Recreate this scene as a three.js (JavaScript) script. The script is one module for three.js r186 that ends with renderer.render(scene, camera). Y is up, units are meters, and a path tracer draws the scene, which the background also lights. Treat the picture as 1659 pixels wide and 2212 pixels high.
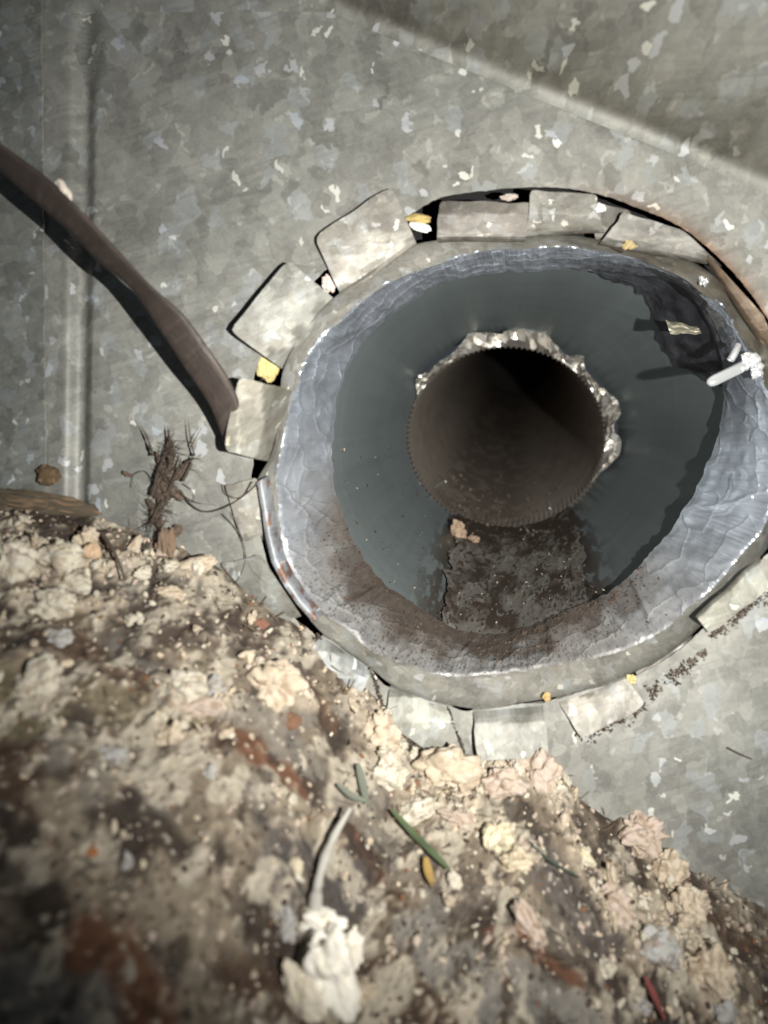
import * as THREE from 'three';
import { mergeGeometries, mergeVertices, toCreasedNormals } from 'three/addons/utils/BufferGeometryUtils.js';

// ---------------------------------------------------------------- camera, light, exposure
const U = 0.0002, D = 1579, CX = 829.5, CY = 1106;          // 0.2 mm unit on the wall; distance lens - wall
const scene = new THREE.Scene();
const camera = new THREE.PerspectiveCamera(2 * Math.atan(CY / D) * 180 / Math.PI, 0.75, 0.005, 20);
camera.position.set(0, 0, D * U);
camera.lookAt(0, 0, 0);
camera.focus = D * U + 0.085;
camera.userData.fStop = 6;
const renderer = new THREE.WebGLRenderer({ antialias: true });
renderer.setSize(768, 1024);
renderer.toneMapping = THREE.LinearToneMapping;
renderer.toneMappingExposure = 1.9;
renderer.shadowMap.enabled = true;
scene.background = new THREE.Color(0.022, 0.025, 0.029);      // added dim cool ambient fill, standing for daylight from behind the lens
const torch = new THREE.SpotLight(new THREE.Color(1, 0.965, 0.9), 0.52, 0, 0.90, 1, 2);
torch.position.set(450 * U, -40 * U, D * U);
torch.target.position.set(330 * U, 180 * U, 0);
torch.castShadow = true; torch.shadow.radius = 0.12; torch.shadow.mapSize.set(2048, 2048);
torch.shadow.camera.near = 0.01; torch.shadow.camera.far = 3;
scene.add(torch, torch.target);

// ---------------------------------------------------------------- helpers
function rng(seed) { let a = seed >>> 0; return () => { a = (a + 0x6D2B79F5) >>> 0; let t = Math.imul(a ^ (a >>> 15), 1 | a); t = (t + Math.imul(t ^ (t >>> 7), 61 | t)) ^ t; return ((t ^ (t >>> 14)) >>> 0) / 4294967296; }; }
function h3(x, y, z) { let h = Math.imul(x | 0, 374761393) ^ Math.imul(y | 0, 668265263) ^ Math.imul(z | 0, 2147483647 - 1442); h = Math.imul(h ^ (h >>> 13), 1274126177); h ^= h >>> 16; h = Math.imul(h, 2246822519); return ((h ^ (h >>> 13)) >>> 0) / 4294967296; }
const sm = (t) => t * t * (3 - 2 * t), lerp = (a, b, t) => a + (b - a) * t, clamp = (x, a = 0, b = 1) => Math.min(b, Math.max(a, x));
const sst = (a, b, x) => sm(clamp((x - a) / (b - a)));
function noise(x, y, z = 0) {
  const xi = Math.floor(x), yi = Math.floor(y), zi = Math.floor(z), u = sm(x - xi), v = sm(y - yi), w = sm(z - zi);
  const f = (k) => lerp(lerp(h3(xi, yi, k), h3(xi + 1, yi, k), u), lerp(h3(xi, yi + 1, k), h3(xi + 1, yi + 1, k), u), v);
  return lerp(f(zi), f(zi + 1), w);
}
function fbm(x, y, z = 0, o = 4) { let s = 0, a = 0.5, n = 0; for (let i = 0; i < o; i++) { s += a * noise(x, y, z + i * 17.3); n += a; x *= 2.03; y *= 2.03; z *= 2.03; a *= 0.5; } return s / n; }
function ridge(x, y, z = 0, o = 3) { let s = 0, a = 0.5, n = 0; for (let i = 0; i < o; i++) { s += a * (1 - Math.abs(2 * noise(x, y, z + i * 9.1) - 1)); n += a; x *= 2.1; y *= 2.1; a *= 0.5; } return s / n; }
function worley(x, y, z) { const xi = Math.floor(x), yi = Math.floor(y), zi = Math.floor(z); let b = 9; for (let i = -1; i < 2; i++) for (let j = -1; j < 2; j++) for (let k = -1; k < 2; k++) { const a = xi + i, c = yi + j, e = zi + k; const dx = a + h3(a, c, e) - x, dy = c + h3(a + 91, c, e) - y, dz = e + h3(a, c + 47, e) - z; b = Math.min(b, dx * dx + dy * dy + dz * dz); } return Math.sqrt(b); }
const P = (dx, dy, z = 0) => new THREE.Vector3((dx - CX) * (D - z) / D * U, -(dy - CY) * (D - z) / D * U, z * U);
const proj = (v) => { const z = v.z / U, k = D / (D - z) / U; return [CX + v.x * k, CY - v.y * k]; };
function polar(pts, cx, cy) {                                // outline -> radius by angle
  const a = pts.map(([x, y]) => [Math.atan2(y - cy, x - cx), Math.hypot(x - cx, y - cy)]).sort((p, q) => p[0] - q[0]);
  const n = a.length;
  return (t) => {
    t = Math.atan2(Math.sin(t), Math.cos(t));
    let i = a.findIndex((p) => p[0] > t); if (i < 0) i = n;
    const g = (k) => { const m = ((k % n) + n) % n; return [a[m][0] + Math.floor(k / n) * 2 * Math.PI, a[m][1]]; };
    const p0 = g(i - 2), p1 = g(i - 1), p2 = g(i), p3 = g(i + 1), s = (t - p1[0]) / (p2[0] - p1[0]);
    const m1 = (p2[1] - p0[1]) / (p2[0] - p0[0]) * (p2[0] - p1[0]), m2 = (p3[1] - p1[1]) / (p3[0] - p1[0]) * (p2[0] - p1[0]);
    const s2 = s * s, s3 = s2 * s;
    return (2 * s3 - 3 * s2 + 1) * p1[1] + (s3 - 2 * s2 + s) * m1 + (-2 * s3 + 3 * s2) * p2[1] + (s3 - s2) * m2;
  };
}
const enc = (c) => Math.round(255 * clamp(c <= 0.0031308 ? c * 12.92 : 1.055 * Math.pow(c, 1 / 2.4) - 0.055));
function tex(w, h, fn, srgb = true) {                        // fn(u, v, x, y) -> linear r, g, b
  const d = new Uint8Array(w * h * 4);
  for (let y = 0; y < h; y++) for (let x = 0; x < w; x++) { const c = fn((x + 0.5) / w, (y + 0.5) / h, x, y), o = (y * w + x) * 4; for (let k = 0; k < 3; k++) d[o + k] = srgb ? enc(c[k]) : Math.round(255 * clamp(c[k])); d[o + 3] = 255; }
  const t = new THREE.DataTexture(d, w, h); t.wrapS = t.wrapT = THREE.RepeatWrapping; t.magFilter = THREE.LinearFilter; t.minFilter = THREE.LinearMipmapLinearFilter; t.generateMipmaps = true;
  if (srgb) t.colorSpace = THREE.SRGBColorSpace; t.needsUpdate = true; return t;
}
const counts = {};
function named(n) { const k = counts[n] = (counts[n] ?? -1) + 1; return k ? `${n}_${String(k).padStart(3, '0')}` : n; }
function part(name, g, m, parent) { const o = new THREE.Mesh(g, m); o.name = name; o.castShadow = o.receiveShadow = true; parent.add(o); return o; }
function thing(name, label, category, pos, group) { const o = new THREE.Group(); o.name = named(name); if (pos) o.position.copy(pos); o.userData = { label, category }; if (group) o.userData.group = group; scene.add(o); return o; }
function tag(name, g, m, label, category, group) { const o = part(named(name), g, m, scene); o.userData = { label, category }; if (group) o.userData.group = group; return o; }
const local = (g, o) => { g.translate(-o.position.x, -o.position.y, -o.position.z); return g; };
function struct(name, g, m, label) { const o = part(name, g, m, scene); o.userData = { kind: 'structure', label }; return o; }
// grid of points rows x cols -> geometry (closed: columns wrap)
function grid(rows, cols, fn, closed = false, uvf) {
  const p = [], uv = [], ix = [], col = []; let hasCol = false; const w = cols + 1;
  for (let r = 0; r <= rows; r++) for (let c = 0; c <= cols; c++) {
    const q = fn(r / rows, closed && c === cols ? 0 : c / cols, r, c), v = q.v ?? q; p.push(v.x, v.y, v.z);
    if (q.c) { hasCol = true; col.push(...q.c); }
    const t = uvf ? uvf(v, c / cols, r / rows) : [c / cols, r / rows]; uv.push(t[0], t[1]);
  }
  for (let r = 0; r < rows; r++) for (let c = 0; c < cols; c++) { const a = r * w + c; ix.push(a, a + w, a + 1, a + 1, a + w, a + w + 1); }
  const g = new THREE.BufferGeometry(); g.setAttribute('position', new THREE.Float32BufferAttribute(p, 3)); g.setAttribute('uv', new THREE.Float32BufferAttribute(uv, 2));
  if (hasCol) g.setAttribute('color', new THREE.Float32BufferAttribute(col, 3));
  g.setIndex(ix); g.computeVertexNormals();
  if (closed) { const n = g.attributes.normal; for (let r = 0; r <= rows; r++) { const a = r * w, b = a + cols, v = [n.getX(a) + n.getX(b), n.getY(a) + n.getY(b), n.getZ(a) + n.getZ(b)], l = Math.hypot(...v) || 1; n.setXYZ(a, v[0] / l, v[1] / l, v[2] / l); n.setXYZ(b, v[0] / l, v[1] / l, v[2] / l); } }
  return g;
}
// nearest vertex of a geometry to a view ray: where small things lie on a surface
function find(g, dx, dy) {
  const p = g.attributes.position, n = g.attributes.normal; let best = 1e9, bi = 0; const v = new THREE.Vector3();
  for (let i = 0; i < p.count; i++) { v.fromBufferAttribute(p, i); const q = proj(v), d = (q[0] - dx) ** 2 + (q[1] - dy) ** 2; if (d < best) { best = d; bi = i; } }
  return { p: new THREE.Vector3().fromBufferAttribute(p, bi), n: new THREE.Vector3().fromBufferAttribute(n, bi), i: bi };
}
// plate with thickness from a grid of top points
function plate(nu, nv, fn, th, edgeCol = [1, 1, 1], faceCol) {
  const T = []; for (let j = 0; j <= nv; j++) for (let i = 0; i <= nu; i++) T.push(fn(i / nu, j / nv));
  const w = nu + 1, pos = [], col = [], uv = [];
  const tri = (a, b, c, k) => [a, b, c].forEach((v) => { pos.push(v.x, v.y, v.z); col.push(...(k(v))); uv.push(v.x / 0.3 + 0.37, v.y / 0.3 + v.z / 0.3 + 0.61); });
  const dn = new THREE.Vector3(0, 0, -th), B = T.map((v) => v.clone().add(dn));
  const fc = faceCol ?? (() => [1, 1, 1]), ec = () => edgeCol;
  for (let j = 0; j < nv; j++) for (let i = 0; i < nu; i++) { const a = j * w + i; tri(T[a], T[a + 1], T[a + w], fc); tri(T[a + 1], T[a + w + 1], T[a + w], fc); tri(B[a], B[a + w], B[a + 1], fc); tri(B[a + 1], B[a + w], B[a + w + 1], fc); }
  const side = (a, b) => { tri(T[a], B[a], T[b], ec); tri(T[b], B[a], B[b], ec); };
  for (let i = 0; i < nu; i++) { side(i + 1, i); side(nv * w + i, nv * w + i + 1); }
  for (let j = 0; j < nv; j++) { side(j * w, (j + 1) * w); side((j + 1) * w + nu, j * w + nu); }
  const g = new THREE.BufferGeometry(); g.setAttribute('position', new THREE.Float32BufferAttribute(pos, 3)); g.setAttribute('color', new THREE.Float32BufferAttribute(col, 3)); g.setAttribute('uv', new THREE.Float32BufferAttribute(uv, 2));
  return toCreasedNormals(g, 0.7);
}
function tube(pts, r, taper = 1, seg = 24, rad = 6) {        // tapered tube through points
  const c = new THREE.CatmullRomCurve3(pts), fr = c.computeFrenetFrames(seg, false);
  return grid(seg, rad, (t, u, i) => { const k = r * (typeof taper === 'function' ? taper(t) : lerp(1, taper, t)), a = u * 2 * Math.PI; return c.getPointAt(t).addScaledVector(fr.normals[i], Math.cos(a) * k).addScaledVector(fr.binormals[i], Math.sin(a) * k); }, true);
}

// ---------------------------------------------------------------- materials
function cell(x, y, s) { const xi = Math.floor(x), yi = Math.floor(y); let b = 9, b2 = 9, id = 0; for (let i = -1; i < 2; i++) for (let j = -1; j < 2; j++) { const a = xi + i, c = yi + j, dx = a + h3(a, c, s) - x, dy = c + h3(a, c, s + 1) - y, d = dx * dx + dy * dy; if (d < b) { b2 = b; b = d; id = h3(a, c, s + 2); } else if (d < b2) b2 = d; } return [Math.sqrt(b), id, Math.sqrt(b2)]; }
const SP = 0.45;                                             // metres covered by the spangle sheet
const spangle = tex(1536, 1536, (u, v) => {
  const x = u * SP * 1000, y = v * SP * 1000;                // mm
  const wx = x + 5 * (noise(x / 5, y / 5, 3) - 0.5) + 2 * (noise(x / 1.4, y / 1.4, 5) - 0.5), wy = y + 5 * (noise(x / 5, y / 5, 9) - 0.5) + 2 * (noise(x / 1.4, y / 1.4, 11) - 0.5);
  const A = cell(wx / 6.5, wy / 8, 21), B = cell(wx / 2.3, wy / 2.6, 33), C = cell(wx / 6.3 + 7, wy / 7.2, 47);
  let k = 0.72 + 0.36 * A[1] + 0.17 * (B[1] - 0.5) + 0.5 * (fbm(x / 20, y / 24, 2, 4) - 0.5) + 0.14 * (noise(x / 0.5, y / 0.5, 8) - 0.5);
  let r = 0.266, g = 0.270, b = 0.249;
  const blue = A[1] > 0.86 ? 0.8 : 0; r -= 0.012 * blue; b += 0.022 * blue;
  const rag = 0.10 * (noise(wx / 0.9, wy / 0.9, 71) - 0.5);
  if (C[1] > 0.885 && C[0] + rag < 0.16 + 2.2 * (C[1] - 0.885)) { k = 1.8 + 0.8 * h3(Math.floor(C[1] * 9999), 3, 3); r *= 1.0; b *= 1.0; if (C[1] > 0.95) { k = 1.5; b *= 1.12; r *= 0.97; } }
  else if (B[1] > 0.94 && A[1] > 0.5) k *= 1.2;
  k *= 1 - 0.18 * sst(0.55, 0.8, ridge(x / 22 + y / 60, y / 3.1 - x / 9, 4, 2)) * noise(x / 15, y / 15, 44);
  return [r * k, g * k, b * k];
});
const grain = tex(512, 512, (u, v) => { const k = fbm(u * 60, v * 60, 5, 4); return [k, k, k]; }, false);
const M = {
  zinc: new THREE.MeshStandardMaterial({ map: spangle, roughness: 0.55, metalness: 0.3, bumpMap: grain, bumpScale: 0.00012, vertexColors: true, side: THREE.DoubleSide }),
  plain: (r, g, b, rough = 0.9, metal = 0, x = {}) => new THREE.MeshStandardMaterial({ color: new THREE.Color(r, g, b), roughness: rough, metalness: metal, side: THREE.DoubleSide, ...x }),
};
M.tinted = M.plain(1, 1, 1, 0.95, 0, { vertexColors: true });
M.bright = M.plain(0.85, 0.88, 0.9, 0.27, 0.65);

// ---------------------------------------------------------------- the outlines of the opening
const C0 = [1135, 975];
const rBend = polar([[552, 1050], [585, 985], [604, 905], [612, 800], [660, 712], [720, 645], [800, 588], [893, 530], [945, 519], [1040, 510], [1130, 512], [1220, 508], [1300, 518], [1400, 536], [1500, 568], [1570, 622], [1625, 690], [1672, 780], [1705, 880], [1717, 980], [1702, 1080], [1668, 1170], [1640, 1208], [1580, 1284], [1520, 1346], [1440, 1415], [1350, 1460], [1270, 1487], [1200, 1505], [1125, 1518], [1024, 1530], [972, 1522], [900, 1502], [845, 1478], [800, 1443], [750, 1407], [700, 1371], [655, 1322], [613, 1265], [580, 1200], [566, 1130]], ...C0);
const rHole = polar([[548, 1000], [545, 940], [553, 800], [600, 708], [690, 596], [730, 560], [800, 505], [880, 466], [950, 428], [1050, 412], [1150, 404], [1250, 411], [1310, 424], [1380, 450], [1470, 490], [1545, 550], [1610, 620], [1659, 690], [1705, 780], [1738, 900], [1745, 1000], [1725, 1100], [1685, 1170], [1642, 1212], [1585, 1288], [1524, 1352], [1444, 1420], [1356, 1466], [1272, 1489], [1200, 1510], [1180, 1517], [1125, 1520], [1024, 1534], [1005, 1536], [972, 1525], [900, 1505], [842, 1484], [828, 1478], [800, 1445], [750, 1409], [702, 1376], [682, 1380], [640, 1340], [600, 1270], [578, 1215], [562, 1150], [556, 1080], [543, 1030]], ...C0);
const rFoilO = polar([[593, 1023], [599, 975], [605, 950], [632, 837], [665, 758], [699, 716], [748, 675], [798, 629], [865, 591], [949, 562], [1040, 536], [1082, 530], [1130, 530], [1224, 527], [1299, 535], [1374, 550], [1431, 573], [1487, 599], [1524, 629], [1569, 659], [1599, 711], [1625, 750], [1662, 840], [1685, 950], [1680, 1050], [1659, 1135], [1608, 1197], [1557, 1259], [1506, 1306], [1466, 1343], [1401, 1383], [1309, 1419], [1255, 1430], [1182, 1441], [1054, 1459], [956, 1462], [919, 1453], [847, 1428], [796, 1406], [745, 1359], [693, 1326], [653, 1282], [624, 1231], [608, 1173], [599, 1097]], ...C0);
const rFoilI = polar([[1123, 586], [1015, 595], [932, 620], [887, 650], [828, 691], [786, 733], [748, 796], [732, 837], [720, 908], [717, 987], [719, 1042], [734, 1097], [752, 1147], [781, 1202], [810, 1242], [838, 1270], [885, 1300], [938, 1335], [989, 1362], [1065, 1370], [1123, 1362], [1156, 1350], [1222, 1322], [1280, 1299], [1346, 1259], [1383, 1222], [1419, 1182], [1448, 1149], [1473, 1109], [1495, 1075], [1530, 1000], [1555, 930], [1563, 869], [1565, 827], [1560, 780], [1535, 708], [1518, 672], [1487, 632], [1450, 607], [1375, 592], [1300, 582], [1206, 582]], ...C0);
const ang = (dx, dy) => Math.atan2(dy - C0[1], dx - C0[0]);
const ring = (r, t, z, k = 1) => P(C0[0] + r(t) * k * Math.cos(t), C0[1] + r(t) * k * Math.sin(t), z);

// ---------------------------------------------------------------- the setting: sheet-metal walls
const TAU = Math.PI * 2;
const groove = (x, y) => { const xb = 196 - 16 * clamp(y / 1085), d = x - xb; return -18 * sst(-10, 70, y) * sst(-46, -6, d) * sst(12, 2, d); };
const undul = (x, y) => groove(x, y) + 9 * (fbm(x / 260, y / 260, 31, 2) - 0.5) + 3.0 * (fbm(x / 70, y / 70, 37, 2) - 0.5);
const BOX = [-330, -260, 2350, 2300];
const wallGeo = grid(170, 1000, (r, u) => {
  const t = u * TAU, ch = (rHole(t) + 2.2 * (noise(Math.cos(t) * 60, Math.sin(t) * 60, 2) - 0.5)), c = Math.cos(t), s = Math.sin(t);
  const far = Math.min(c > 0 ? (BOX[2] - C0[0]) / c : c < 0 ? (BOX[0] - C0[0]) / c : 1e9, s > 0 ? (BOX[3] - C0[1]) / s : s < 0 ? (BOX[1] - C0[1]) / s : 1e9);
  const rr = r === 0 ? ch : lerp(ch, far, Math.max(0, (r - 1 / 170) / (1 - 1 / 170)) ** 1.25), x = C0[0] + rr * c, y = C0[1] + rr * s;
  let z = r === 0 ? -4 : undul(x, y) * sst(0, 80, rr - ch);
  const near = Math.exp(-Math.max(0, rr - ch) / 16), e = r === 0 ? 0.5 : 1;
  const rusty = near * sst(0.5, 0.9, Math.cos(t + 0.45)) * 0.9;
  const dust = 0.35 * sst(1030, 1250, y - 0.45 * (x - 250)) * fbm(x / 60, y / 60, 8);
  const warm = sst(760, 120, rr - ch * 0.2) * 0.16;
  return { v: P(x, y, z), c: [lerp(1 + warm * 0.5, 0.75, rusty) * e - dust * 0.35, lerp(1 + warm * 0.32, 0.42, rusty) * e - dust * 0.42, lerp(1 + warm * 0.1, 0.27, rusty) * e - dust * 0.5] };
}, true, (v) => [v.x / SP + 0.43, v.y / SP + 0.52]);
const wall = struct('back_wall', wallGeo, M.zinc, 'dull mottled galvanized sheet metal with pale flakes around the opening');
// the lapped sheet at the left
{
  const s = plate(24, 90, (u, v) => { const y = lerp(-80, 1062, v), x = lerp(-300, 88 + v * 10 + 2.5 * (noise(v * 30, 3) - 0.5), u); return P(x, y, 13 + undul(x, y) + 3 * (fbm(x / 90, y / 90, 6) - 0.5)); }, 0.0011, [1.3, 1.3, 1.3], () => [0.8, 0.83, 0.83]);
  part('overlapping_sheet', s, M.zinc, wall);
}
// side wall, folded towards the lens at the upper right
const sideMat = new THREE.MeshStandardMaterial({ map: spangle, roughness: 0.62, metalness: 0.25, bumpMap: grain, bumpScale: 0.0002, vertexColors: true, side: THREE.DoubleSide });
{
  const t = [0.923, 0.384], m = [0.384, -0.923], R = 34, A = 70 * Math.PI / 180;
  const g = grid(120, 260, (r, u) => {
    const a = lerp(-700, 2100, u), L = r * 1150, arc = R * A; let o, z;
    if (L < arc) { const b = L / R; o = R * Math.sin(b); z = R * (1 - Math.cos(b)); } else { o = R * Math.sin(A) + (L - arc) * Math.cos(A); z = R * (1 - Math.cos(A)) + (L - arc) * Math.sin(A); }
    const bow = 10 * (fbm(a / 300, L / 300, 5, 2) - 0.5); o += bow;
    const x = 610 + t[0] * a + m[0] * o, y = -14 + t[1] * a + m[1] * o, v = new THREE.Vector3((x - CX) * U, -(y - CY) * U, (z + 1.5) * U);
    const dk = Math.exp(-(Math.max(0, L - 25) / 230)) * sst(6, 40, L), n = 0.6 * fbm(a / 26, L / 60, 12, 3) + 0.5 * fbm(a / 60, L / 34, 16, 3) - 0.05, soilShade = clamp(dk * (0.45 + 0.75 * n)), k = 0.78 + 0.3 * n;  // painted shade with brown soiling along the crease, fading outward
    return { v, c: [lerp(k, 0.30, soilShade), lerp(k, 0.27, soilShade), lerp(k * 0.98, 0.22, soilShade)] };
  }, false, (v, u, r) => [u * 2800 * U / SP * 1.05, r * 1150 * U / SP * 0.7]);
  struct('side_wall', g, sideMat, 'dusty sheet metal side of the duct, shade painted along its crease, folding towards the viewer');
}

// ---------------------------------------------------------------- debris-covered duct floor
const LX = [-420, 0, 120, 240, 450, 560, 660, 770, 830, 900, 1010, 1180, 1250, 1480, 1659, 2100], LY = [960, 1062, 1082, 1122, 1205, 1290, 1352, 1470, 1540, 1618, 1640, 1655, 1722, 1862, 1965, 2230];
const baseY = (x) => { let i = 0; while (i < LX.length - 2 && x > LX[i + 1]) i++; const t = clamp((x - LX[i]) / (LX[i + 1] - LX[i])); return lerp(LY[i], LY[i + 1], t); };
const FN = [-0.49, 0.872], FA = 57 * Math.PI / 180, NR = 270, NC = 620, SL = 1130;
const floorN = new THREE.Vector3(0.49 * Math.sin(FA), 0.872 * Math.sin(FA), Math.cos(FA)).normalize();
const fbase = (a, s) => new THREE.Vector3((a + FN[0] * s * Math.cos(FA) - CX) * U, -(baseY(a) + FN[1] * s * Math.cos(FA) - CY) * U, (-8 + s * Math.sin(FA)) * U);
const rough = grid(90, 200, (r, u) => fbase(lerp(-420, 2080, u), r * SL));
const toAS = (dx, dy) => { const i = find(rough, dx, dy).i, r = Math.floor(i / 201), c = i % 201; return [lerp(-420, 2080, c / 200), r / 90 * SL]; };
// stains and soil patches: from, to, half width, colour
const RUST = [0.15, 0.062, 0.03], DK = [0.042, 0.029, 0.021], BR = [0.085, 0.05, 0.03], TAN = [0.30, 0.25, 0.185], GR = [0.24, 0.225, 0.2], CR = [0.60, 0.54, 0.44], OL = [0.16, 0.135, 0.075];
const patches = [
  [[130, 1400], [310, 1470], 26, BR], [[20, 1330], [60, 1400], 30, DK], [[480, 1615], [640, 1690], 26, RUST], [[720, 1790], [790, 1870], 26, RUST], [[760, 1850], [850, 1960], 14, BR], [[1020, 1950], [1190, 2080], 32, DK], [[1080, 2010], [1230, 2110], 20, RUST], [[250, 1790], [370, 1850], 38, DK], [[420, 1830], [470, 1860], 24, DK], [[620, 1800], [760, 1900], 40, [0.09, 0.08, 0.075]], [[600, 1900], [640, 2080], 40, [0.08, 0.07, 0.068]], [[780, 2100], [960, 2212], 34, BR], [[180, 2090], [300, 2190], 50, RUST], [[60, 2100], [130, 2130], 34, DK], [[1300, 2120], [1480, 2212], 40, DK], [[1480, 1960], [1659, 2060], 30, BR], [[30, 1800], [80, 1980], 26, DK], [[0, 1640], [60, 1700], 40, BR], [[0, 1500], [60, 1560], 40, OL], [[380, 1330], [620, 1400], 46, [0.10, 0.075, 0.06]], [[900, 1830], [1010, 1930], 34, [0.13, 0.105, 0.085]], [[1150, 1840], [1300, 2020], 50, [0.11, 0.095, 0.085]], [[1250, 1720], [1370, 1790], 22, BR], [[560, 1960], [600, 2060], 30, DK], [[350, 1950], [480, 2010], 44, TAN], [[590, 1740], [690, 1780], 34, TAN], [[160, 1500], [420, 1560], 34, [0.2, 0.165, 0.105]], [[900, 2020], [1080, 2160], 40, GR], [[1090, 2160], [1250, 2212], 40, GR], [[120, 1720], [200, 1900], 36, TAN], [[0, 2180], [160, 2212], 50, GR], [[640, 1480], [700, 1560], 22, BR], [[250, 1600], [480, 1590], 22, [0.16, 0.12, 0.085]], [[560, 2140], [760, 2212], 40, BR], [[180, 1100], [240, 1140], 12, DK], [[20, 1075], [190, 1095], 15, [0.13, 0.10, 0.065]], [[0, 1115], [190, 1125], 14, DK],
].map(([p, q, w, c]) => [toAS(...p), toAS(...q), w, c]);
const creamBands = [[[1180, 1720], [1330, 1990], 30], [[1480, 2000], [1600, 2212], 50], [[680, 2040], [720, 2190], 40], [[-20, 1190], [210, 1220], 60], [[60, 1300], [230, 1300], 34], [[250, 1200], [440, 1240], 30], [[800, 1560], [1000, 1760], 66], [[960, 1680], [1200, 1700], 52], [[1050, 1790], [1140, 1850], 34], [[1360, 1790], [1500, 1950], 40], [[1400, 1960], [1580, 2200], 55], [[350, 1470], [470, 1520], 26], [[540, 1450], [660, 1530], 28], [[330, 1570], [420, 1590], 20], [[1290, 1900], [1400, 2060], 34]].map(([p, q, w]) => [toAS(...p), toAS(...q), w]);
const segd = (x, y, p, q) => { const dx = q[0] - p[0], dy = q[1] - p[1], l = dx * dx + dy * dy || 1, t = clamp(((x - p[0]) * dx + (y - p[1]) * dy) / l); return Math.hypot(x - p[0] - t * dx, y - p[1] - t * dy); };
const bandAt = (a, s) => { let k = 0; for (const [p, q, w] of creamBands) k = Math.max(k, 1 - segd(a, s, p, q) / w); return k; };
const mix = (a, b, t) => [lerp(a[0], b[0], t), lerp(a[1], b[1], t), lerp(a[2], b[2], t)];
const floorGeo = grid(NR, NC, (r, u) => {
  const a = lerp(-420, 2080, u), s = r * SL, v = fbase(a, s);
  const n1 = fbm(a / 110, s / 200, 3, 4), n2 = fbm(a / 30, s / 52, 7, 3), n3 = noise(a / 7, s / 11, 9), n4 = noise(a / 14 + 9, s / 22, 13);
  const wv = 60 * (fbm(a / 45, s / 60, 41, 3) - 0.5), ww = 60 * (fbm(a / 45, s / 60, 51, 3) - 0.5);
  let c = mix([0.06, 0.044, 0.033], [0.215, 0.175, 0.128], sst(0.36, 0.56, n1 * 0.6 + n2 * 0.4)); const n5 = noise(a / 3.6, s / 6, 19);
  c = mix(c, GR, 0.55 * sst(0.55, 0.72, fbm(a / 60 + 5, s / 90, 21, 3)));
  for (const [p, q, w, k] of patches) { const d = segd(a + wv, s + ww, p, q); if (d < w * 1.5) c = mix(c, k, 0.92 * sst(w * 1.35, w * 0.7, d)); }
  let b = 0; for (const [p, q, w] of creamBands) b = Math.max(b, 1 - segd(a + wv * 0.7, s + ww * 0.7, p, q) / w);
  const cream = sst(0.02, 0.3, b * 0.8 + 0.45 * (n2 - 0.5) + 0.35 * (n3 - 0.5)) * sst(-0.3, 0.1, b);
  c = mix(c, [0.45, 0.38, 0.29], cream * 0.9 * (0.6 + 0.4 * n5));
  { const pl = sst(0.57, 0.66, fbm(a / 38 + 11, s / 70, 61, 4)); c = mix(c, [0.5, 0.45, 0.36], 0.85 * pl); const dk = sst(0.62, 0.72, fbm(a / 34 + 3, s / 60, 71, 4)); c = mix(c, DK, 0.8 * dk); } if (n3 > 0.84 && n4 > 0.55) c = mix(c, CR, 0.6); if (n3 < 0.16 && n4 < 0.6) c = mix(c, DK, 0.7); if (n4 > 0.95) c = mix(c, RUST, 0.5);
  c = c.map((q) => q * 0.72 * (0.62 + 0.38 * n3 + 0.38 * n5));
  const lift = sst(0, 60, s);
  const hgt = (44 * (n1 - 0.5) + 22 * (n2 - 0.5) + 5 * (n3 - 0.5) + 3 * (n4 - 0.5)) * (0.3 + 0.7 * lift) + 13 * sst(-0.1, 0.6, b) + 5 * cream * n3;
  return { v: v.addScaledVector(floorN, hgt * U), c };
});
const floor = struct('duct_floor', floorGeo, M.tinted, 'brown dirt and cream crumbs covering the bottom of the duct');
const onFloor = (dx, dy) => find(floorGeo, dx, dy);

// ---------------------------------------------------------------- collar with bent tabs
const collar = thing('duct_collar', 'round galvanized collar with bent fixing tabs and wrinkled foil tape around the dark pipe opening', 'duct collar', P(...C0, -30));
const zBend = (t) => lerp(1, -34, sst(0.45, 0.8, Math.cos(t + Math.PI / 2.6)));    // the collar sits deeper at the upper right
const zFoil = (t) => zBend(t) - 55 - 15 * Math.cos(t), ZI = -250;
{
  const g = grid(14, 720, (r, u) => { const t = u * TAU, k = r, rr = lerp(rBend(t) + 7 * (1 - k) * 0, rFoilO(t) - 8, k), e = Math.pow(k, 0.75), z = lerp(zBend(t), zFoil(t) - 6, e) + 2.5 * (1 - k) * 0; const n = fbm(Math.cos(t) * 8, Math.sin(t) * 8, k * 2, 3), soilShade = clamp(sst(0.55, 0.95, Math.cos(t + 0.5)) * (0.35 + 0.6 * n)); const low = clamp(sst(0.1, 0.7, Math.sin(t)) * sst(0.5, 0.75, n) * 0.5 * k); const s2 = Math.max(soilShade, low); return { v: P(C0[0] + rr * Math.cos(t), C0[1] + rr * Math.sin(t), z), c: [lerp(1.02, 0.4, s2), lerp(0.98, 0.32, s2), lerp(0.94, 0.23, s2)] }; }, true, (v, u, r) => [u * 2, 0.3 + r * 0.05]);
  part('collar_wall', local(g, collar), M.zinc, collar);
}
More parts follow.
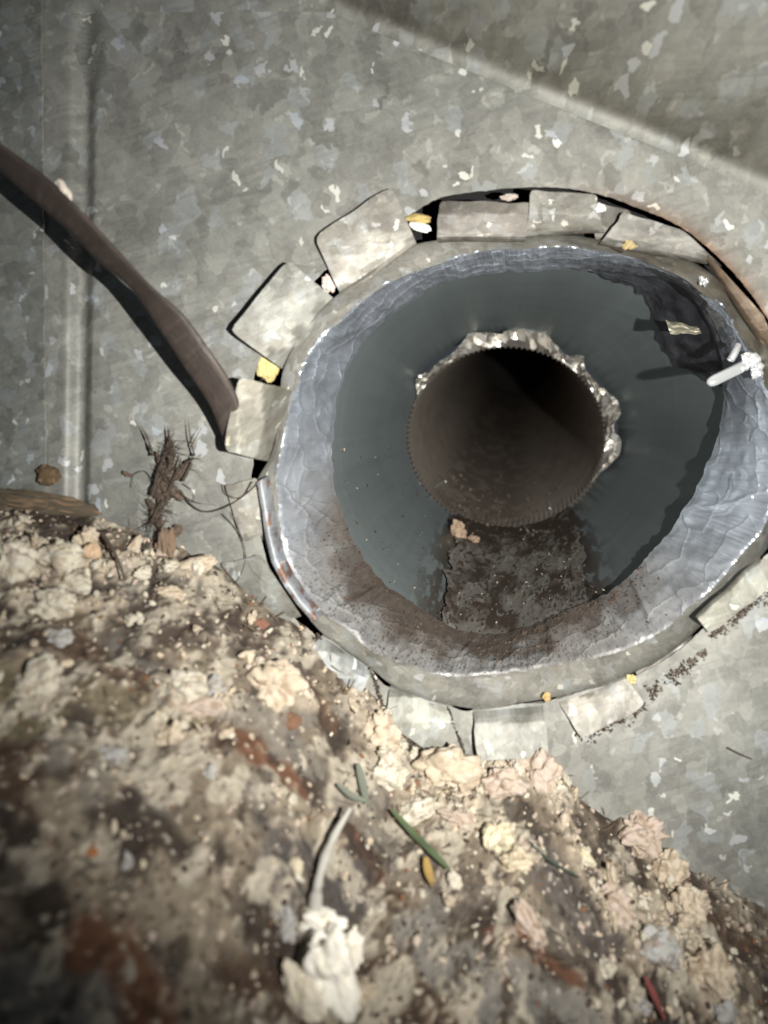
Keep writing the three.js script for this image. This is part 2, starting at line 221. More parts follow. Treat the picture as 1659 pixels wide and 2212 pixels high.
const tabs = [ // outer A, outer B, inner B, inner A with heights, bulge, tint (recessed top tabs carry painted shade)
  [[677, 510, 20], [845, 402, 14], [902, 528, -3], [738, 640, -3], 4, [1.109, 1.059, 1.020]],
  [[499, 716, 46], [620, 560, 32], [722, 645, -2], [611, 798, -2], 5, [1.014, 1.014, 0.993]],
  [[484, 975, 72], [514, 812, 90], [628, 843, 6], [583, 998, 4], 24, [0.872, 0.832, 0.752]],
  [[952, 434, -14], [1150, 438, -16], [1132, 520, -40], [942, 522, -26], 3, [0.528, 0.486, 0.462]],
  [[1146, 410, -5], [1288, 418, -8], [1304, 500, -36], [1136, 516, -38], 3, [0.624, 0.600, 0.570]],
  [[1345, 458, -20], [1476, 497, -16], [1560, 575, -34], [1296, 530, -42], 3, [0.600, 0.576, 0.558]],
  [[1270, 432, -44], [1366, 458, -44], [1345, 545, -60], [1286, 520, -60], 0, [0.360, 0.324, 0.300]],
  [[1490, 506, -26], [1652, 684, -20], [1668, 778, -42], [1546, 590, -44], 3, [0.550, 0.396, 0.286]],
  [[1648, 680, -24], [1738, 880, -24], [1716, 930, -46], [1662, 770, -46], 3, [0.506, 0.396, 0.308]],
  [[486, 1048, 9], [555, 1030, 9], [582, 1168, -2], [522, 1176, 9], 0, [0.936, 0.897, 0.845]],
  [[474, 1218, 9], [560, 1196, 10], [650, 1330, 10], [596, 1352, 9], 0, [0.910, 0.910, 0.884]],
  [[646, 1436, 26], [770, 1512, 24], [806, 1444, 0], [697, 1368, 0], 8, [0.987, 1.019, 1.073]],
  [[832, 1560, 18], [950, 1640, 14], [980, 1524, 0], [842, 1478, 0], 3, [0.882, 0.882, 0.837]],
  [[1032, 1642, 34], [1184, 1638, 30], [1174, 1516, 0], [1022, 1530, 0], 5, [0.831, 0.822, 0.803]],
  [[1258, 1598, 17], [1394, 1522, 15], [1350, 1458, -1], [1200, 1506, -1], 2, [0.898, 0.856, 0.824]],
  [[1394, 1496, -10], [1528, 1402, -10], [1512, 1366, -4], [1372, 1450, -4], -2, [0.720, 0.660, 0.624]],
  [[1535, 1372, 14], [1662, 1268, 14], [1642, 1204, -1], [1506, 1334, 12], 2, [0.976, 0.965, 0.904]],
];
const tabGeos = tabs.map(([a, b, c, d, bulge, tint], i) => {
  const rn = 0.03;
  const g = plate(12, 16, (u, v) => {
    let uu = u; if (i === 2) uu = lerp(u, 0.5, 0.03 * sst(0.85, 1, v));
    const L = (k) => lerp(lerp(d[k], c[k], uu), lerp(a[k], b[k], uu), v);
    let z = L(2) + bulge * Math.sin(Math.PI * Math.pow(v, 0.8)) + 1.2 * (noise(u * 3 + i * 7, v * 3) - 0.5);
    z -= 14 * Math.exp(-v / 0.08); const cu = Math.min(u, 1 - u), cr = sst(0.9, 1, v) * sst(0.1, 0, cu) * (0.5 + 0.6 * h3(i, u > 0.5 ? 1 : 0, 7)); z += 5 * (u - 0.5) * v * (noise(i * 3.3, 4) - 0.5) * 2;
    const wob = 5 * (noise(v * 4 + i * 5, u * 4, 2) - 0.5), mx = (a[0] + b[0] + c[0] + d[0]) / 4, my = (a[1] + b[1] + c[1] + d[1]) / 4; let X = L(0) + wob, Y = L(1) + wob; X = lerp(X, mx, cr * 0.06); Y = lerp(Y, my, cr * 0.06);
    return P(X, Y, z + 2);
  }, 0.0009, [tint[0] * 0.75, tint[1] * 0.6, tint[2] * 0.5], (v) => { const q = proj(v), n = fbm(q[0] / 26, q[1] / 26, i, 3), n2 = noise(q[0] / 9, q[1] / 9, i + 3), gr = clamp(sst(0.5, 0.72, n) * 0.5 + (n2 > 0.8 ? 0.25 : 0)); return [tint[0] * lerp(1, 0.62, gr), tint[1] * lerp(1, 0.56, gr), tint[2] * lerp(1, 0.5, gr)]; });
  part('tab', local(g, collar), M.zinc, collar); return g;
});
// the light grey folded lip on the left of the collar
{
  const pts = [[556, 1034], [566, 1090], [575, 1150], [588, 1205], [612, 1252], [642, 1296], [676, 1334]];
  const g = grid(60, 8, (r, u) => { const k = r * 5.999, i = Math.floor(k), f = k - i, x = lerp(pts[i][0], pts[i + 1][0], f), y = lerp(pts[i][1], pts[i + 1][1], f), o = (u - 0.5) * 32, n = noise(r * 22, u * 4, 8), rust = n > 0.70 ? 0.85 : 0; return { v: P(x + o * 0.86 + 12, y - o * 0.5, 4 + 13 * Math.sin(Math.PI * u) - 26 * u * u + 16 * (1 - u)), c: [lerp(1.3, 0.8, rust), lerp(1.35, 0.4, rust), lerp(1.55, 0.28, rust)] }; }, false, (v) => [v.x / 0.3, v.y / 0.3]);
  part('folded_lip', local(g, collar), M.zinc, collar).userData.label = 'pale grey folded lip with rust spots';
}
// foil tape, wrinkled, dirty at the bottom
const foilFilm = (t, k) => clamp(sst(0.05, 0.85, Math.cos(t - 1.98)) * (0.55 + 0.5 * k) * (0.55 + 0.9 * fbm(Math.cos(t) * 6, Math.sin(t) * 6, k * 2 + 5, 3)));
const foilDirt = (t, k) => { const lowL = sst(0.3, 0.92, Math.cos(t - 1.85)), n = fbm(Math.cos(t) * 9, Math.sin(t) * 9, k * 3, 4), f = noise(Math.cos(t) * 190, Math.sin(t) * 190, k * 34), d = clamp(lowL * sst(0.46, 0.66, n * 0.6 + 0.48 * k)); return clamp(d * 0.95 + (f > 0.83 - 0.12 * lowL ? 0.7 * lowL : 0)); };
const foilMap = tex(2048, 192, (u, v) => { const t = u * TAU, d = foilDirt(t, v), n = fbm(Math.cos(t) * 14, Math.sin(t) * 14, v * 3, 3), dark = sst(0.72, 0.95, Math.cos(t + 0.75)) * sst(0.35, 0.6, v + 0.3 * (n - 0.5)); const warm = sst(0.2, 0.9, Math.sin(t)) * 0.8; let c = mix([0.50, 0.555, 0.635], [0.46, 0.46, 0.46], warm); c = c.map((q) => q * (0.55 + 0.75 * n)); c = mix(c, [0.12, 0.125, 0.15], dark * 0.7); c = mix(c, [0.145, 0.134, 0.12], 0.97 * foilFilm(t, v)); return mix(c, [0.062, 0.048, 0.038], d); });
const foilRM = tex(1024, 96, (u, v) => { const d = Math.max(foilDirt(u * TAU, v), foilFilm(u * TAU, v)), n = fbm(u * 70, v * 9, 4, 3); return [0, lerp(0.22 + 0.2 * n, 0.8, d), lerp(0.66, 0.05, d)]; }, false);
M.foil = new THREE.MeshStandardMaterial({ map: foilMap, roughness: 1, metalness: 1, roughnessMap: foilRM, metalnessMap: foilRM, side: THREE.DoubleSide });
// explicit folds: angle, from, to (0 outer .. 1 inner), width in angle, height, slant
const folds = [[ang(1330, 1330), 0.1, 1, 0.022, 10, 0.10], [ang(1375, 1285), 0.25, 1, 0.016, 9, -0.05], [ang(1300, 1350), 0.2, 0.7, 0.014, 7, 0.12], [ang(680, 1075), 0.2, 0.7, 0.012, 5, 0.22], [ang(700, 1130), 0.3, 0.9, 0.01, 4, 0.18], [ang(760, 1250), 0.0, 0.9, 0.014, 6, 0.05], [ang(800, 1270), 0.2, 1, 0.012, 7, -0.06], [ang(980, 575), 0.2, 0.9, 0.03, 5, 0.2], [ang(1250, 560), 0.1, 0.8, 0.03, 5, -0.2], [ang(1540, 650), 0, 0.8, 0.02, 7, 0.05], [ang(1600, 1090), 0.2, 0.6, 0.012, 4, 0.25], [ang(1560, 1080), 0.4, 0.9, 0.012, 4, 0.2], [ang(760, 720), 0.1, 0.8, 0.03, 5, 0.2], [ang(1000, 1400), 0.3, 0.9, 0.012, 5, -0.1]];
const foilGeo = grid(80, 2000, (r, u) => {
  const t = u * TAU, k = r, jag = 5 * (noise(Math.cos(t) * 45, Math.sin(t) * 45, 3) - 0.5) + 3 * (noise(Math.cos(t) * 140, Math.sin(t) * 140, 5) - 0.5);
  const ro = rFoilO(t) + jag, ri = rFoilI(t) + 5 * (noise(Math.cos(t) * 30, Math.sin(t) * 30, 9) - 0.5);
  const rr = lerp(ro, ri, k), z = lerp(zFoil(t) - 1, ZI, Math.pow(k, 1.15));
  let h = 10 * (ridge(Math.cos(t) * 7 + k, Math.sin(t) * 7, k * 1.2 + 4, 3) - 0.5) + 4.5 * (ridge(Math.cos(t) * 26, Math.sin(t) * 26, k * 5, 2) - 0.5);
  { const L = (u * 34) % 34, wx = L + 1.1 * (fbm(Math.cos(t) * 9, Math.sin(t) * 9, k * 3 + 7, 2) - 0.5) + 0.9 * k, wy = k * 3.2 + 1.2 * (fbm(Math.cos(t) * 7, Math.sin(t) * 7, k * 2 + 3, 2) - 0.5), per = (q, w) => ((q % w) + w) % w;
    const A = cell(per(wx, 34), wy * 0.9, 5), B = cell(per(wx, 34) * 2.1, wy * 2.3, 15); h += 3.6 * (A[0] - 0.45) + 1.5 * (B[0] - 0.45) + 2.4 * Math.pow(1 - clamp((A[2] - A[0]) * 3.2), 3) * (A[1] > 0.45 ? 1 : 0); }
  for (const [a0, k0, k1, w, hh, sl] of folds) { let da = t - a0 - sl * (k - 0.5); da = Math.atan2(Math.sin(da), Math.cos(da)); if (k > k0 && k < k1) h += hh * Math.exp(-((da / w) ** 2)) * Math.sin(Math.PI * (k - k0) / (k1 - k0)); }
  h *= sst(0, 0.06, k) * (0.35 + 0.65 * sst(1, 0.9, k)); h += 2.2;
  const p = P(C0[0] + rr * Math.cos(t), C0[1] + rr * Math.sin(t), z);
  return p.add(new THREE.Vector3(-Math.cos(t) * 0.75, Math.sin(t) * 0.75, 0.6).multiplyScalar(h * U));
}, true);
part('foil_tape', local(foilGeo.clone(), collar), M.foil, collar).userData.label = 'wrinkled silver foil tape, soiled brown along its lower inner edge';

// ---------------------------------------------------------------- flexible duct liner behind the rim
const CM = [1095, 943], ZM = -1300, RM = [211, 193];
const mouth = (t, k = 1, dz = 0) => P(CM[0] + RM[0] * k * Math.cos(t), CM[1] + RM[1] * k * Math.sin(t), ZM + dz);
const arcEnv = (t) => { const d = ((t * 180 / Math.PI + 540) % 360) - 180; return sst(-158, -138, d) * sst(30, 8, d); };
const linerAt = (t, k, off = 0) => { const a = ring(rFoilI, t, ZI + 10, 1.035), b = mouth(t, 1.03 + 0.11 * arcEnv(t)), p = a.lerp(b, k); const q = Math.sin(Math.PI * k) * 14 * U; p.x += Math.cos(t) * (q - off * U); p.y -= Math.sin(t) * (q - off * U); return p; };
const linerMap = tex(1536, 512, (u, v) => { const t = u * TAU, n = fbm(Math.cos(t) * 4, Math.sin(t) * 4, v * 2, 4), st = noise(Math.cos(t) * 40, Math.sin(t) * 40, v * 2), rg = noise(v * 26, Math.cos(t) * 1.5, 5), f = h3(Math.floor(u * 1536), Math.floor(v * 512), 5); let k = 0.82 + 0.3 * n + 0.1 * (st - 0.5) + 0.1 * (rg - 0.5); let c = [0.235 * k, 0.28 * k, 0.288 * k]; k *= 1; if (v > 0.72) { const q = noise(Math.cos(t) * 30, Math.sin(t) * 30, 7); c = mix(c, q > 0.5 ? [0.34, 0.34, 0.32] : [0.05, 0.06, 0.06], Math.abs(q - 0.5) * 1.2 * sst(0.72, 0.98, v) * sst(-0.5, 0.3, Math.cos(t + 0.5))); } const dust = sst(0.2, 0.9, Math.cos(t - 2.2)) * sst(0.75, 0.1, v); c = mix(c, [0.2, 0.2, 0.19], 0.25 * dust * n); { const d = t * 180 / Math.PI, ed = Math.min(Math.abs(d - lerp(66, 52, v)), Math.abs(d - lerp(116.5, 119, v))), nn = fbm(Math.cos(t) * 26, Math.sin(t) * 26, v * 16, 4); const inn = d > 48 && d < 128 ? 1 : 0.6; c = mix(c, [0.085, 0.068, 0.055], 0.9 * inn * sst(16, 1, ed) * sst(0.42, 0.6, nn + 0.16 * sst(9, 0, ed))); } if (f > 1 - 0.012 * dust) c = mix(c, [0.5, 0.48, 0.42], 0.7); if (f < 0.004 * dust) c = DK; return c; });  // pale and dark streaks near the mouth are painted foil reflections
M.liner = new THREE.MeshStandardMaterial({ map: linerMap, roughness: 0.42, metalness: 0.3, side: THREE.DoubleSide });
const linerGeo = grid(70, 480, (r, u) => linerAt(u * TAU, r), true);
const duct = thing('flexible_duct', 'smooth dark grey duct liner narrowing behind the foil rim towards crumpled foil', 'duct', P(...CM, -800));
part('liner', local(linerGeo.clone(), duct), M.liner, duct);
// dirty silver tape over the bottom of the liner
{
  const m = new THREE.MeshStandardMaterial({ roughness: 0.55, metalness: 0.45, vertexColors: true, side: THREE.DoubleSide });
  const g = grid(150, 170, (r, u) => { const t = lerp(lerp(66, 52, r), lerp(116.5, 119, r), u) * Math.PI / 180, e = Math.min(u, 1 - u), jag = 0.12 * (fbm(r * 18, u > 0.5 ? 3 : 7, 2, 4) - 0.5) * sst(0.2, 0, e); const n = fbm(u * 9, r * 9, 3, 4), f = ridge(u * 16, r * 12, 8, 3), s = noise(u * 60, r * 60, 5), d = clamp(sst(0.42, 0.72, n + 0.35 * sst(0.55, 0.95, r) + (s > 0.72 ? 0.25 : 0))); let c = mix([0.27, 0.25, 0.225], [0.085, 0.064, 0.05], d); if (f > 0.86) c = mix(c, [0.5, 0.48, 0.45], 0.5); return { v: linerAt(t + jag, r * 1.0, 5 + 5 * f + 4 * n), c }; });
  part('tape_patch', local(g, duct), m, duct).userData.label = 'crinkled silver tape patch caked with brown dirt';
  const m2 = new THREE.MeshStandardMaterial({ vertexColors: true, roughness: 0.4, metalness: 0.55, side: THREE.DoubleSide });
  const g2 = grid(60, 140, (r, u) => { const t = lerp(-74, -18, u) * Math.PI / 180, depth = (0.03 + 0.24 * sst(0.0, 0.55, u) * sst(1.04, 0.8, u)) * (0.45 + 1.1 * fbm(u * 7, 4, 1, 3)) + 0.02 * (noise(u * 40, 3) - 0.5), rd = ridge(u * 14, r * 4, 7, 3), n = fbm(u * 12, r * 6, 5, 3), k = 0.5 + 1.2 * n * n * 2; return { v: linerAt(t, r * depth, 5 + 9 * rd * (0.25 + r)), c: [0.075 * k, 0.08 * k, 0.095 * k] }; });
  part('tape_patch', local(g2, duct), m2, duct).userData.label = 'torn dark tape piece inside the upper right of the rim';
  const g3 = grid(10, 16, (r, u) => { const x = lerp(1438, 1506, u) + 10 * r, y = lerp(690, 704, u) + 30 * r * (1 - 0.5 * u) + 4 * noise(u * 9, 3); return P(x, y, ZI - 40 + 18 * ridge(u * 4, r * 4, 2) + 20 * r); });
  part('torn_flap', local(g3, duct), M.plain(0.30, 0.29, 0.22, 0.45, 0.4), duct);
}
// crumpled foil where liner and pipe meet
{
  const R = rng(77); const NA = 78, rows = 4, tab = []; for (let r = 0; r <= rows; r++) { tab.push([]); for (let c = 0; c <= NA; c++) tab[r].push([R() - 0.5, R() - 0.5, R() - 0.5]); }
let g = grid(rows, NA, (r, u, ri, ci) => { const t = lerp(-160, 32, u) * Math.PI / 180, env = arcEnv(t), amp = 0.07 + 0.12 * sst(0.15, 0.5, u) * noise(u * 9, 5) + 0.15 * noise(u * 26, 3) ** 1.5, j = tab[ri][ci]; const k = 1.01 + amp * env * (r + (ri > 0 && ri < rows ? 0.30 * j[0] : 0)); return mouth(t + (ri > 0 ? j[1] * 0.04 : 0), k, 8 + env * (r * 120 + (ri > 0 ? (60 + 60 * noise(u * 14, 8)) * j[2] : 0))); });
  g = g.toNonIndexed(); g.computeVertexNormals();
  part('crumpled_foil', local(g, duct), new THREE.MeshStandardMaterial({ color: new THREE.Color(0.96, 0.94, 0.9), roughness: 0.27, metalness: 0.8, side: THREE.DoubleSide }), duct);
}
// ---------------------------------------------------------------- inner pipe
const pipe = thing('inner_pipe', 'narrow dark brown pipe with a finely crimped rim running back from the liner', 'pipe', mouth(0, 0));
const axis = new THREE.Vector3(300 / D, 420 / D, -1).normalize();
const pipeAt = (t, L, k = 1) => { const tooth = Math.exp(-L / 0.012) * 0.014 * Math.sign(Math.sin(t * 112)) * Math.sqrt(Math.abs(Math.sin(t * 112))); return mouth(t, k * (1 + tooth)).addScaledVector(axis, L); };
const pipeMap = tex(1024, 512, (u, v) => { const t = u * TAU, n = fbm(Math.cos(t) * 9, Math.sin(t) * 9, v * 60, 4), s = noise(u * 260, v * 300, 3), bot = sst(0.7, 0.98, Math.cos(t - 1.9)); let c = [0.35, 0.305, 0.265].map((q) => q * (0.65 + 0.6 * n)); c = mix(c, [0.09, 0.07, 0.055], 0.7 * bot * sst(0.42, 0.66, n + 0.25 * (s - 0.5) + 0.12 * bot)); if (s > 0.93) c = mix(c, [0.4, 0.36, 0.3], 0.5 * bot); return c; });
const pipeGeo = grid(160, 900, (r, u) => pipeAt(u * TAU, 1.1 * Math.pow(r, 2.2)), true);
part('pipe_wall', local(pipeGeo.clone(), pipe), new THREE.MeshStandardMaterial({ map: pipeMap, roughness: 0.6, metalness: 0.2, side: THREE.DoubleSide }), pipe);
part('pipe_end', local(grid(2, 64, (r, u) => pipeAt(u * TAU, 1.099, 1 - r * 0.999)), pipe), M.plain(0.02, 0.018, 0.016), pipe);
part('crimped_rim', local(grid(3, 900, (r, u) => pipeAt(u * TAU, 0.0001 - 0.0016 * Math.sin(r * Math.PI), 1 + 0.022 * r), true), pipe), M.plain(0.12, 0.10, 0.085, 0.8, 0), pipe);

// ---------------------------------------------------------------- black sheet standing in for the dark behind the hole, insulation peeping through the gaps
struct('dark_backing', grid(8, 360, (r, u) => { const t = u * TAU; if (r < 0.5) { const k = r / 0.5; return P(C0[0] + lerp(rFoilO(t) * 0.96, rHole(t) * 1.14, k) * Math.cos(t), C0[1] + lerp(rFoilO(t) * 0.96, rHole(t) * 1.14, k) * Math.sin(t), -150); } return ring(rHole, t, lerp(-150, -9, (r - 0.5) / 0.5), 1.14); }, true), M.plain(0.004, 0.004, 0.004), 'black backing painted as the dark hollow behind the sheet metal');

function clumpGeo(seed, sx, sy, sz, lob = 1, detail = 14, col = [0.7, 0.63, 0.5], dirt = 0.25) {
  const g = mergeVertices(new THREE.IcosahedronGeometry(1, detail).deleteAttribute('normal').deleteAttribute('uv')), p = g.attributes.position, c = [], v = new THREE.Vector3(), S = seed * 3.7;
  for (let i = 0; i < p.count; i++) {
    v.fromBufferAttribute(p, i); const x = v.x, y = v.y, z = v.z;
    const low = fbm(x * 1.3 + S, y * 1.3, z * 1.3, 2) - 0.5, w1 = worley(x * 1.9 + S, y * 1.9 + 3, z * 1.9), w2 = worley(x * 4.6 + S, y * 4.6, z * 4.6), f = fbm(x * 8 + S, y * 8, z * 8, 3) - 0.5;
    const r = 0.84 + (lob < 0.55 ? 0.5 : 0.95) * low + lob * (0.32 * (0.55 - w1) + 0.10 * (0.5 - w2)) + 0.2 * f; v.multiplyScalar(Math.max(0.25, r)); p.setXYZ(i, v.x * sx, v.y * sy, v.z * sz);
    const n = fbm(x * 3 + S, y * 3 + 8, z * 3, 3), k = 0.88 + 0.25 * n, d = Math.min(0.9, dirt * 1.6) * sst(0.5, 0.66, fbm(x * 4 + S, y * 4, z * 4 + 4, 3)); c.push(...mix([col[0] * k, col[1] * k, col[2] * k * (0.9 + 0.2 * n)], [0.2, 0.13, 0.08], d));
  }
  g.setAttribute('color', new THREE.Float32BufferAttribute(c, 3)); g.computeVertexNormals(); return g;
}
let cs = 1;
function clump(name, label, cat, dx, dy, w, h, o = {}) {      // a lump lying on the floor (or where o.at says)
  const dirt0 = o.dirt ?? 0.35; const f = o.at ? { p: P(dx, dy, o.at), n: new THREE.Vector3(0, 0, 1) } : onFloor(dx, dy), z = f.p.z / U, k = (D - z) / D * U, dep = 0.5 * (o.dep ?? 0.8) * Math.min(w, h) * k;
  const g = clumpGeo(cs++, w / 2 * k, h / 2 * k, dep, o.lob ?? 1, o.detail ?? 16, o.col, dirt0);
  if (o.rot) g.rotateZ(o.rot);
  const m = tag(name, g, M.tinted, label, cat, o.group); m.position.copy(f.p).addScaledVector(f.n, dep * (o.up ?? 0.15)); return m;
}
const YEL = [0.6, 0.51, 0.23], WH = [0.52, 0.485, 0.40], CRM = [0.48, 0.41, 0.315], PK = [0.43, 0.355, 0.295], BW = [0.36, 0.36, 0.345];
clump('insulation_tuft', 'yellow fibreglass insulation tuft showing in the slot between the two left tabs', 'insulation', 577, 788, 62, 78, { at: -34, col: YEL, lob: 0.4, dirt: 0.1 });
clump('insulation_tuft', 'yellow insulation tuft in the dark gap left of the recessed top tabs', 'insulation', 905, 474, 62, 26, { at: -34, col: [0.42, 0.33, 0.13], lob: 0.3 });
clump('foil_scrap', 'bright white curl of facing under the yellow tuft at the top gap', 'scrap', 908, 492, 58, 22, { at: -30, col: [0.85, 0.84, 0.8], lob: 0.3, rot: -0.25, dirt: 0 });
clump('foil_scrap', 'pinkish white crumpled scrap in the gap between the two upper left tabs', 'scrap', 713, 614, 40, 40, { at: -26, col: [0.8, 0.68, 0.62], lob: 1.4, dirt: 0.3 });
clump('insulation_tuft', 'small yellow tuft stuck to the upper right of the collar wall', 'insulation', 1362, 528, 44, 24, { at: -40, col: [0.36, 0.3, 0.15], lob: 1.4 });
clump('insulation_tuft', 'tiny yellow tuft poking out beside the lower right tab corner', 'insulation', 1364, 1466, 22, 24, { at: 2, col: [0.6, 0.48, 0.22] });
clump('insulation_tuft', 'tiny yellow brown tuft in the corner of the bottom tab', 'insulation', 1180, 1506, 22, 18, { at: 4, col: [0.45, 0.33, 0.14] });
clump('foil_scrap', 'small white scrap in the dark notch at the top right of the hole', 'scrap', 1296, 450, 26, 20, { at: -20, col: [0.8, 0.8, 0.78] });
clump('foil_scrap', 'grey scrap in the narrow gap above the widest top tab', 'scrap', 1100, 426, 40, 16, { at: -26, col: [0.4, 0.36, 0.32] });

// ---------------------------------------------------------------- brown strap hanging in front of the wall
{
  const top = [[-90, 236], [0, 308], [110, 390], [190, 470], [260, 545], [325, 615], [395, 678], [449, 750], [500, 828], [530, 905]], bot = [[-90, 300], [0, 372], [90, 450], [150, 502], [210, 564], [285, 628], [345, 712], [400, 796], [452, 874], [490, 970]];
  const zc = [215, 212, 208, 202, 194, 182, 162, 134, 98, 48];
  const cT = new THREE.CatmullRomCurve3(top.map((p, i) => P(p[0], p[1], zc[i] + 8))), cB = new THREE.CatmullRomCurve3(bot.map((p, i) => P(p[0], p[1], zc[i] - 16)));
  const m = new THREE.MeshStandardMaterial({ roughness: 0.55, metalness: 0.05, vertexColors: true, bumpMap: grain, bumpScale: 0.0002, side: THREE.DoubleSide });
  const g = grid(160, 28, (r, u) => {
    const a = cT.getPoint(r), b = cB.getPoint(r), w = u * TAU, x = Math.cos(w), y = Math.sin(w), sx = Math.sign(x) * Math.pow(Math.abs(x), 0.55), sy = Math.sign(y) * Math.pow(Math.abs(y), 0.7);
    const p = a.clone().lerp(b, 0.5 + 0.5 * sx); p.z += sy * 13 * U; const n = fbm(r * 60, u * 5, 4, 3), n2 = fbm(r * 9, u * 3, 14, 3), sc = noise(r * 160, u * 9, 3) > 0.85 ? 0.35 : 0;
    const k = 0.75 + 0.5 * n, edge = 0.6 * sst(0.55, 0.95, sx * -1) * sst(0.45, 0.7, n2); return { v: p, c: mix([0.044 * k, 0.034 * k, 0.029 * k], [0.15, 0.115, 0.095], Math.max(edge, sc * 0.4)) };
  }, true);
  const s = thing('strap', 'dark brown strap hanging in front of the sheet metal and ending behind a bent tab', 'strap', P(460, 800, 120));
  part('band', local(g, s), m, s);
  const nick = clumpGeo(91, 9 * U, 26 * U, 5 * U, 0.6, 6, [0.75, 0.68, 0.58], 0.1); nick.rotateZ(0.5);
  const q = part('white_nick', nick, M.tinted, s); q.position.copy(P(139, 408, 216).sub(s.position));
}
// ---------------------------------------------------------------- screw through the collar, shavings
{
  const a = P(1665, 762, -95), b = P(1528, 829, -58), s = thing('screw', 'shiny drill point screw sticking into the opening from the right rim', 'screw', a);
  const ax = b.clone().sub(a), L = ax.length(), q = new THREE.Quaternion().setFromUnitVectors(new THREE.Vector3(0, 1, 0), ax.clone().normalize()), r = 12.5 * U;
  const sh = new THREE.CylinderGeometry(r * 0.82, r * 0.82, L * 0.5, 24); sh.translate(0, L * 0.25, 0);
  const th = []; for (let i = 0; i < 5; i++) { const t = new THREE.TorusGeometry(r * 0.86, r * 0.16, 8, 28); t.rotateX(Math.PI / 2 + 0.12); t.translate(0, L * (0.12 + i * 0.075), 0); th.push(t); }
  const dp = grid(30, 40, (t, u) => { const w = u * TAU, flute = 1 - 0.32 * Math.pow(Math.abs(Math.sin(w * 1 + t * 0.9)), 6), k = r * (t < 0.78 ? 1 : Math.sqrt(Math.max(0.0, 1 - ((t - 0.78) / 0.22) ** 2)) * 0.9 + 0.08) * flute; return new THREE.Vector3(Math.cos(w) * k, L * (0.48 + 0.52 * t), Math.sin(w) * k); }, true);
  for (const [n, g] of [['shank', sh], ['thread', mergeGeometries(th)], ['drill_point', dp]]) { g.applyQuaternion(q); part(n, g, M.bright, s); }
  const w = new THREE.CylinderGeometry(r * 2, r * 2.2, 0.0016, 28); w.translate(0, L * 0.06, 0); w.applyQuaternion(q); part('washer', w, M.bright, s);
  tag('metal_shaving', tube([P(1594, 746, -66), P(1588, 760, -60), P(1578, 778, -62)], 8 * U, 1.05, 14, 8), M.bright, 'short bright metal stub just above the drill point screw', 'metal scrap');
  for (const [x, y, w2, h2, lb] of [[1618, 770, 44, 22, 'crumpled bright foil bit above the screw shank'], [1634, 800, 30, 34, 'crumpled bright foil bit at the lower side of the screw shank'], [1520, 606, 26, 26, 'round bright foil bump at the upper right of the foil tape']]) { const m = clump('foil_scrap', lb, 'scrap', x, y, w2, h2, { at: -75, lob: 1.3, detail: 8, dirt: 0 }); m.material = M.bright; }
}
for (const [p, q, lb] of [[[940, 1053], [961, 1040], 'thin silver staple lying in the lower left of the inner pipe'], [[1180, 1080], [1190, 1100], 'small silver staple standing in the lower right of the inner pipe']]) {
  const a = find(pipeGeo, ...p).p, b = find(pipeGeo, ...q).p, up = new THREE.Vector3(0, 3 * U, 6 * U); a.add(up); b.add(up); const o = b.clone().sub(a).cross(new THREE.Vector3(0, 0, 1)).normalize().multiplyScalar(5 * U);
  tag('staple', mergeGeometries([tube([a, a.clone().lerp(b, 0.5), b], 3.2 * U, 1, 8, 6), tube([b, b.clone().addScaledVector(o, 1), b.clone().addScaledVector(o, 2)], 2.6 * U, 1, 6, 6)]), M.plain(0.8, 0.82, 0.82, 0.35, 0.5), lb, 'staple');
}
{ // tan lump at the mouth of the inner pipe
  for (const [x, y, w, h, lb] of [[988, 1158, 46, 66, 'tan crumbly lump at the left edge of the dirty tape by the pipe mouth'], [1024, 1170, 26, 24, 'small round tan crumb just right of the tan lump by the pipe mouth']]) { const f = find(linerGeo, x, y), z = f.p.z / U, k = (D - z) / D * U, g = clumpGeo(cs++, w / 2 * k, h / 2 * k, 16 * k, 1.4, 12, [0.42, 0.31, 0.22], 0.3), m = tag('dirt_lump', g, M.tinted, lb, 'lump'); m.position.copy(f.p).add(new THREE.Vector3(0, 6 * U, 14 * U)); }
}
